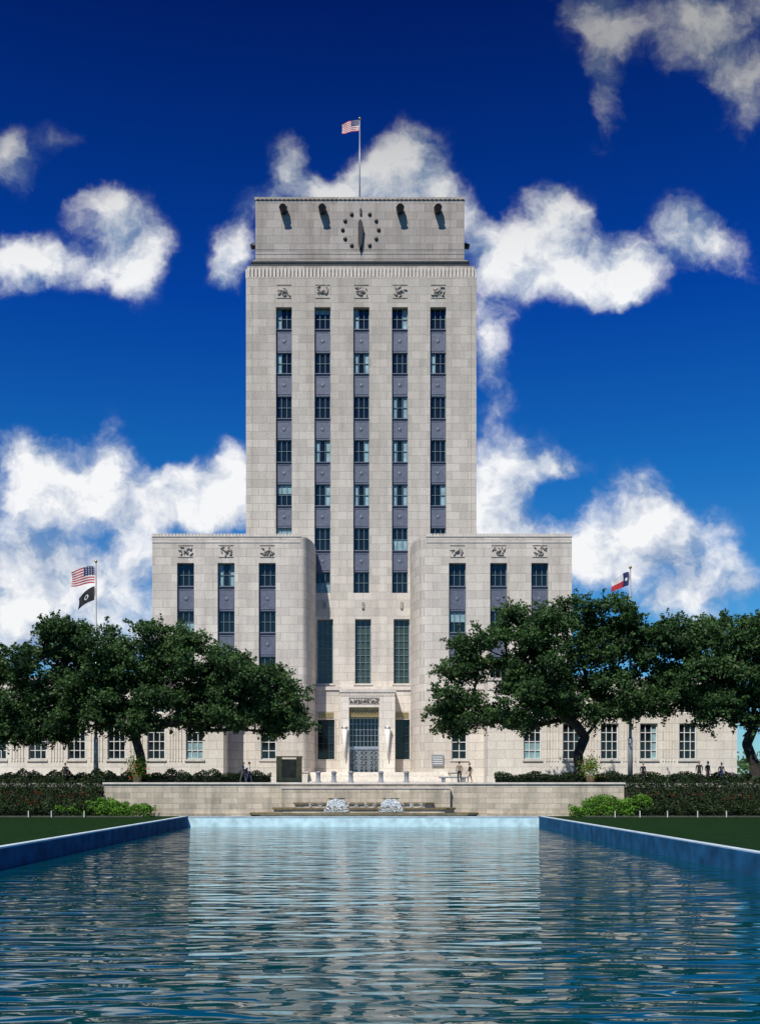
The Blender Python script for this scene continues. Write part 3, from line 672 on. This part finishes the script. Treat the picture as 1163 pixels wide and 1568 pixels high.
# ================================================================== PEOPLE
M['skin']=simple('skin',(0.38,0.22,0.15),.6,0,.05); M['hair']=simple('hair',(0.02,0.014,0.01),.7,0,.2)
cloth={'blue':(0.04,0.06,0.14),'grey':(0.09,0.09,0.10),'dark':(0.015,0.015,0.02),'white':(0.55,0.55,0.55),'red':(0.3,0.03,0.03),'tan':(0.25,0.19,0.12)}
for k,c in cloth.items(): M['c_'+k]=simple('cloth_'+k,c,.85,0,.12,8,.2)
def person(name,x,y,z,pose='stand',face=0.0,top='blue',bot='dark',H=1.72):
    st=.22 if pose=='walk' else .0
    J=dict(pel=(0,0,.93),wai=(0,0,1.1),che=(0,.0,1.33),nec=(0,-.01,1.5),hed=(0,-.03,1.58))
    legs=lambda s:[(s*.09,0,.9),(s*.11,-s*st*.7-.02,.5),(s*.11,-s*st+.02,.09),(s*.12,-s*st-.16,.045)]
    arms=lambda s:[(s*.19,0,1.42),(s*.25,s*st*.4+.03,1.14),(s*.24,s*st*.7-.08,.9)]
    V=[];E=[];R=[];G=[]
    def add(p,r,g,par=None):
        V.append(p);R.append(r);G.append(g)
        if par is not None:E.append((par,len(V)-1))
        return len(V)-1
    p0=add(J['pel'],(.15,.11),bot); w=add(J['wai'],(.135,.10),top,p0); c=add(J['che'],(.165,.11),top,w); n=add(J['nec'],(.055,.055),'skin',c); add(J['hed'],(.05,.05),'skin',n)
    for s in (-1,1):
        q=p0
        for pt,rr,g in zip(legs(s),((.095,.1),(.06,.065),(.045,.045),(.04,.035)),(bot,bot,bot,'shoe')): q=add(pt,rr,g,q)
        q=c
        for pt,rr,g in zip(arms(s),((.06,.06),(.043,.043),(.03,.026)),(top,top,'skin')): q=add(pt,rr,g,q)
    me=bpy.data.meshes.new(name); me.from_pydata(V,E,[]); ob=bpy.data.objects.new(name,me); scene.collection.objects.link(ob)
    md=ob.modifiers.new('s','SKIN'); sv=me.skin_vertices[0].data
    for i,r in enumerate(R): sv[i].radius=r
    sv[0].use_root=True
    ob.modifiers.new('d','SUBSURF').levels=1
    dg=bpy.context.evaluated_depsgraph_get(); e=ob.evaluated_get(dg); me2=bpy.data.meshes.new_from_object(e)
    m=MB(); key={'skin':'skin','shoe':'c_dark'}; VV=[tuple(v.co) for v in me2.vertices]
    m.v=list(VV)
    Va=np.array(V)
    for p in me2.polygons:
        cc=np.array(p.center); i=int(np.argmin(np.linalg.norm(Va-cc,axis=1)-np.array([r[0]*.5 for r in R]))); g=G[i]
        m.f.append(tuple(p.vertices)); m.m.append(m.mi(key.get(g,'c_'+g))); m.sm.append(True)
    bpy.data.objects.remove(ob); 
    h=Vector(J['hed'])+Vector((0,-.01,.09)); m.ell(h,(.075,.095,.12),'skin',nu=12,nv=8); m.ell(h+Vector((0,.022,.028)),(.084,.092,.108),'hair',nu=12,nv=8)
    m.ell(h+Vector((0,-.1,-.01)),(.014,.022,.025),'skin'); m.ell(h+Vector((0,-.09,-.055)),(.03,.01,.008),'c_red',nu=6,nv=4)
    for s in (-1,1):
        m.ell(h+Vector((s*.03,-.088,.01)),(.013,.008,.008),'hair',nu=6,nv=4); m.ell(h+Vector((s*.077,0,0)),(.012,.022,.035),'skin',nu=6,nv=4)
        hd=Vector(arms(s)[2]); dr=(hd-Vector(arms(s)[1])).normalized(); pc=hd+dr*.05; m.ell(pc,(.022,.04,.05),'skin')
        for k in range(4):
            o=Vector((0,(k-1.5)*.02,0)); m.tube([pc+o+dr*.02,pc+o+dr*.07,pc+o+dr*(.10-.008*abs(k-1))+Vector((-s*.012,0,0))],[.010,.009,.006],'skin',5)
        m.tube([pc+Vector((0,-.02,0)),pc+Vector((-s*.01,-.05,-.02)),pc+Vector((-s*.012,-.06,-.05))],[.012,.010,.007],'skin',5)
    sc=H/1.79; cf,sf=math.cos(face),math.sin(face)
    m.v=[((v[0]*cf-v[1]*sf)*sc+x,(v[0]*sf+v[1]*cf)*sc+y,v[2]*sc+z) for v in m.v]
    return m.obj(name)
ppl=[(100,83.0,'stand',.3,'dark','dark'),(372,83,'walk',1.4,'blue','grey'),(381,83.0,'walk',1.5,'white','blue'),
(703,83.2,'stand',3.0,'tan','dark'),(719,83.2,'walk',-1.4,'dark','tan'),(984,82.9,'stand',.2,'dark','dark'),
(1070,82.9,'stand',-.4,'dark','dark'),(1083,83.0,'stand',.5,'dark','dark'),(1104,83.0,'stand',.1,'grey','blue')]
for i,(px,D,po,fa,t,bo) in enumerate(ppl): 
    person('person' if i==0 else 'person.%03d'%i,X(px,D),D,3.3,po,fa,t,bo,1.6+.18*random.random())
# ================================================================== WORLD / SKY
sundir=Vector((.46,1.0,-1.46)).normalized()
elev=math.asin(-sundir.z); az=math.atan2(-sundir.x,-sundir.y)
w=bpy.data.worlds.new('sky'); scene.world=w; w.use_nodes=True; nt=w.node_tree; nt.nodes.clear(); L=nt.links.new
out=N(nt,'ShaderNodeOutputWorld'); bg=N(nt,'ShaderNodeBackground'); bg.inputs['Strength'].default_value=.1; L(bg.outputs[0],out.inputs[0])
sky=N(nt,'ShaderNodeTexSky',sky_type='NISHITA'); sky.sun_disc=False; sky.sun_elevation=elev; sky.sun_rotation=az; sky.air_density=1; sky.dust_density=.3; sky.ozone_density=3
tc=N(nt,'ShaderNodeTexCoord'); sp=N(nt,'ShaderNodeSeparateXYZ'); L(tc.outputs['Generated'],sp.inputs[0])
def mth(op,a,b=None,c=None,clamp=False):
    n=N(nt,'ShaderNodeMath',operation=op,use_clamp=clamp)
    for i,v in enumerate((a,b,c)):
        if v is None: continue
        if hasattr(v,'is_linked'): L(v,n.inputs[i])
        else: n.inputs[i].default_value=v
    return n.outputs[0]
def smooth(v,a,b,lo=0,hi=1):
    n=N(nt,'ShaderNodeMapRange',interpolation_type='SMOOTHSTEP'); L(v,n.inputs[0]); n.inputs[1].default_value=a; n.inputs[2].default_value=b; n.inputs[3].default_value=lo; n.inputs[4].default_value=hi; return n.outputs[0]
ymax=mth('MAXIMUM',sp.outputs[1],.05); u=mth('DIVIDE',sp.outputs[0],ymax); v=mth('DIVIDE',sp.outputs[2],ymax)
P=N(nt,'ShaderNodeCombineXYZ'); L(u,P.inputs[0]); L(v,P.inputs[1])
def noise(vec,sc,det,rough=.55,dist=0):
    n=N(nt,'ShaderNodeTexNoise'); n.inputs['Scale'].default_value=sc; n.inputs['Detail'].default_value=det; n.inputs['Roughness'].default_value=rough; n.inputs['Distortion'].default_value=dist; L(vec,n.inputs['Vector']); return n
wn_=noise(P.outputs[0],18,4,.6)
sb=N(nt,'ShaderNodeVectorMath',operation='SUBTRACT'); L(wn_.outputs['Color'],sb.inputs[0]); sb.inputs[1].default_value=(.5,.5,.5)
sc_=N(nt,'ShaderNodeVectorMath',operation='SCALE'); L(sb.outputs[0],sc_.inputs[0]); sc_.inputs['Scale'].default_value=.045
PW=N(nt,'ShaderNodeVectorMath',operation='ADD'); L(P.outputs[0],PW.inputs[0]); L(sc_.outputs[0],PW.inputs[1])
blobs=[(935,90,35,95,.5),(915,160,25,70,.45),(1000,20,130,45,.5),(1110,60,110,75,.75),(1150,150,60,65,.6),(900,10,60,50,.4),
(15,250,60,45,.65),(95,212,35,28,.35),(150,325,48,40,.85),(205,370,50,58,.95),(45,395,55,40,.8),(140,410,80,38,.75),(20,420,40,36,.5),(220,445,35,26,.35),
(448,245,36,50,.9),(510,290,75,32,.8),(628,245,58,54,1.15),(580,290,80,36,1),(680,315,60,40,.9),(400,310,36,28,.7),(365,370,38,58,.85),(350,425,30,44,.6),
(745,375,55,45,.9),(845,335,58,50,1.1),(800,400,80,45,.9),(900,420,85,42,1.0),(965,435,60,34,.8),(950,372,40,28,.65),(1055,355,58,46,.95),(1105,385,55,46,.65),(1000,400,50,26,.5),
(740,500,38,58,.8),(760,590,32,66,.65),(770,450,45,45,.45),
(780,712,85,48,.95),(855,713,54,20,.7),(745,760,60,40,.8),
(970,755,70,40,.6),(1015,800,100,42,.65),(900,828,190,42,1.0),(770,805,60,40,.9),(950,865,120,36,.7),(1080,898,75,40,1),(1030,925,60,30,.7),(840,880,100,45,.6),
(30,705,52,44,1),(110,715,75,40,1),(175,670,50,48,.45),(240,770,150,50,1.1),(330,755,85,45,1),(362,700,28,30,.7),(90,770,110,34,.85),
(50,855,120,45,1),(150,890,120,45,.9),(20,915,60,45,.8),(120,960,170,50,.8),(215,835,40,36,.5),(20,1000,130,40,.6),(1120,960,90,24,.4)]
acc=None
for (bx,by,rx,ry,wt) in blobs:
    s_=N(nt,'ShaderNodeVectorMath',operation='SUBTRACT'); L(PW.outputs[0],s_.inputs[0]); s_.inputs[1].default_value=((bx-CX)/F,(HY-by)/F,0)
    m_=N(nt,'ShaderNodeVectorMath',operation='MULTIPLY'); L(s_.outputs[0],m_.inputs[0]); m_.inputs[1].default_value=(F/rx/1.7,F/ry/1.7,0)
    l_=N(nt,'ShaderNodeVectorMath',operation='LENGTH'); L(m_.outputs[0],l_.inputs[0])
    f=smooth(l_.outputs['Value'],0,1,wt,0)
    acc=f if acc is None else mth('ADD',acc,f)
acc=mth('MINIMUM',acc,1.3)
n1=noise(PW.outputs[0],13,9,.60)
off=N(nt,'ShaderNodeVectorMath',operation='ADD'); L(PW.outputs[0],off.inputs[0]); off.inputs[1].default_value=(-.012,.024,0)
n2=noise(off.outputs[0],13,4,.56)
dens=mth('ADD',acc,mth('MULTIPLY',mth('SUBTRACT',n1.outputs['Fac'],.5),2.4))
front=smooth(sp.outputs[1],.05,.3)
gate=smooth(acc,.03,.5)
alpha=mth('MULTIPLY',mth('MULTIPLY',smooth(dens,.10,1.15),front),gate)
relief_=mth('MULTIPLY',mth('SUBTRACT',n1.outputs['Fac'],n2.outputs['Fac']),3.6)
shade=mth('ADD',mth('ADD',relief_,.22),mth('MULTIPLY',dens,.46),clamp=True)
top_dim=smooth(v,.45,.72,1,.42)
cc=N(nt,'ShaderNodeMix',data_type='RGBA'); cc.inputs[6].default_value=(2.3,3.4,5.4,1); cc.inputs[7].default_value=(9.2,9.3,9.5,1); L(shade,cc.inputs[0])
cs=N(nt,'ShaderNodeVectorMath',operation='SCALE'); L(cc.outputs[2],cs.inputs[0]); L(top_dim,cs.inputs['Scale'])
rmp=N(nt,'ShaderNodeValToRGB'); L(sp.outputs[2],rmp.inputs[0]); e=rmp.color_ramp.elements
e[0].position=.0; e[0].color=(.48,.78,1,1); e[1].position=.62; e[1].color=(.003,.07,.42,1)
x_=rmp.color_ramp.elements.new(.15); x_.color=(.22,.68,1,1); x_=rmp.color_ramp.elements.new(.28); x_.color=(.055,.50,1,1); x_=rmp.color_ramp.elements.new(.42); x_.color=(.008,.26,.95,1)
mu=N(nt,'ShaderNodeMix',data_type='RGBA',blend_type='MULTIPLY'); mu.inputs[0].default_value=1; L(sky.outputs[0],mu.inputs[6]); L(rmp.outputs[0],mu.inputs[7])
fm=N(nt,'ShaderNodeMix',data_type='RGBA'); L(alpha,fm.inputs[0]); L(mu.outputs[2],fm.inputs[6]); L(cs.outputs[0],fm.inputs[7]); L(fm.outputs[2],bg.inputs[0])
sl=bpy.data.lights.new('sun','SUN'); sl.energy=5.0; sl.angle=math.radians(.53); sl.color=(1,.955,.875)
so_=bpy.data.objects.new('sun',sl); scene.collection.objects.link(so_); so_.rotation_euler=sundir.to_track_quat('-Z','Y').to_euler()
cam=bpy.data.cameras.new('camera'); co=bpy.data.objects.new('camera',cam); scene.collection.objects.link(co)
co.location=(0,0,CZ); co.rotation_euler=(math.pi/2,0,0); cam.sensor_fit='HORIZONTAL'; cam.sensor_width=36; cam.lens=36*F/1163
cam.shift_x=(581.5-CX)/1163; cam.shift_y=(HY-784)/1163; cam.clip_start=.1; cam.clip_end=5000
scene.camera=co
scene.view_settings.view_transform='Standard'; scene.view_settings.look='None'; scene.view_settings.exposure=0
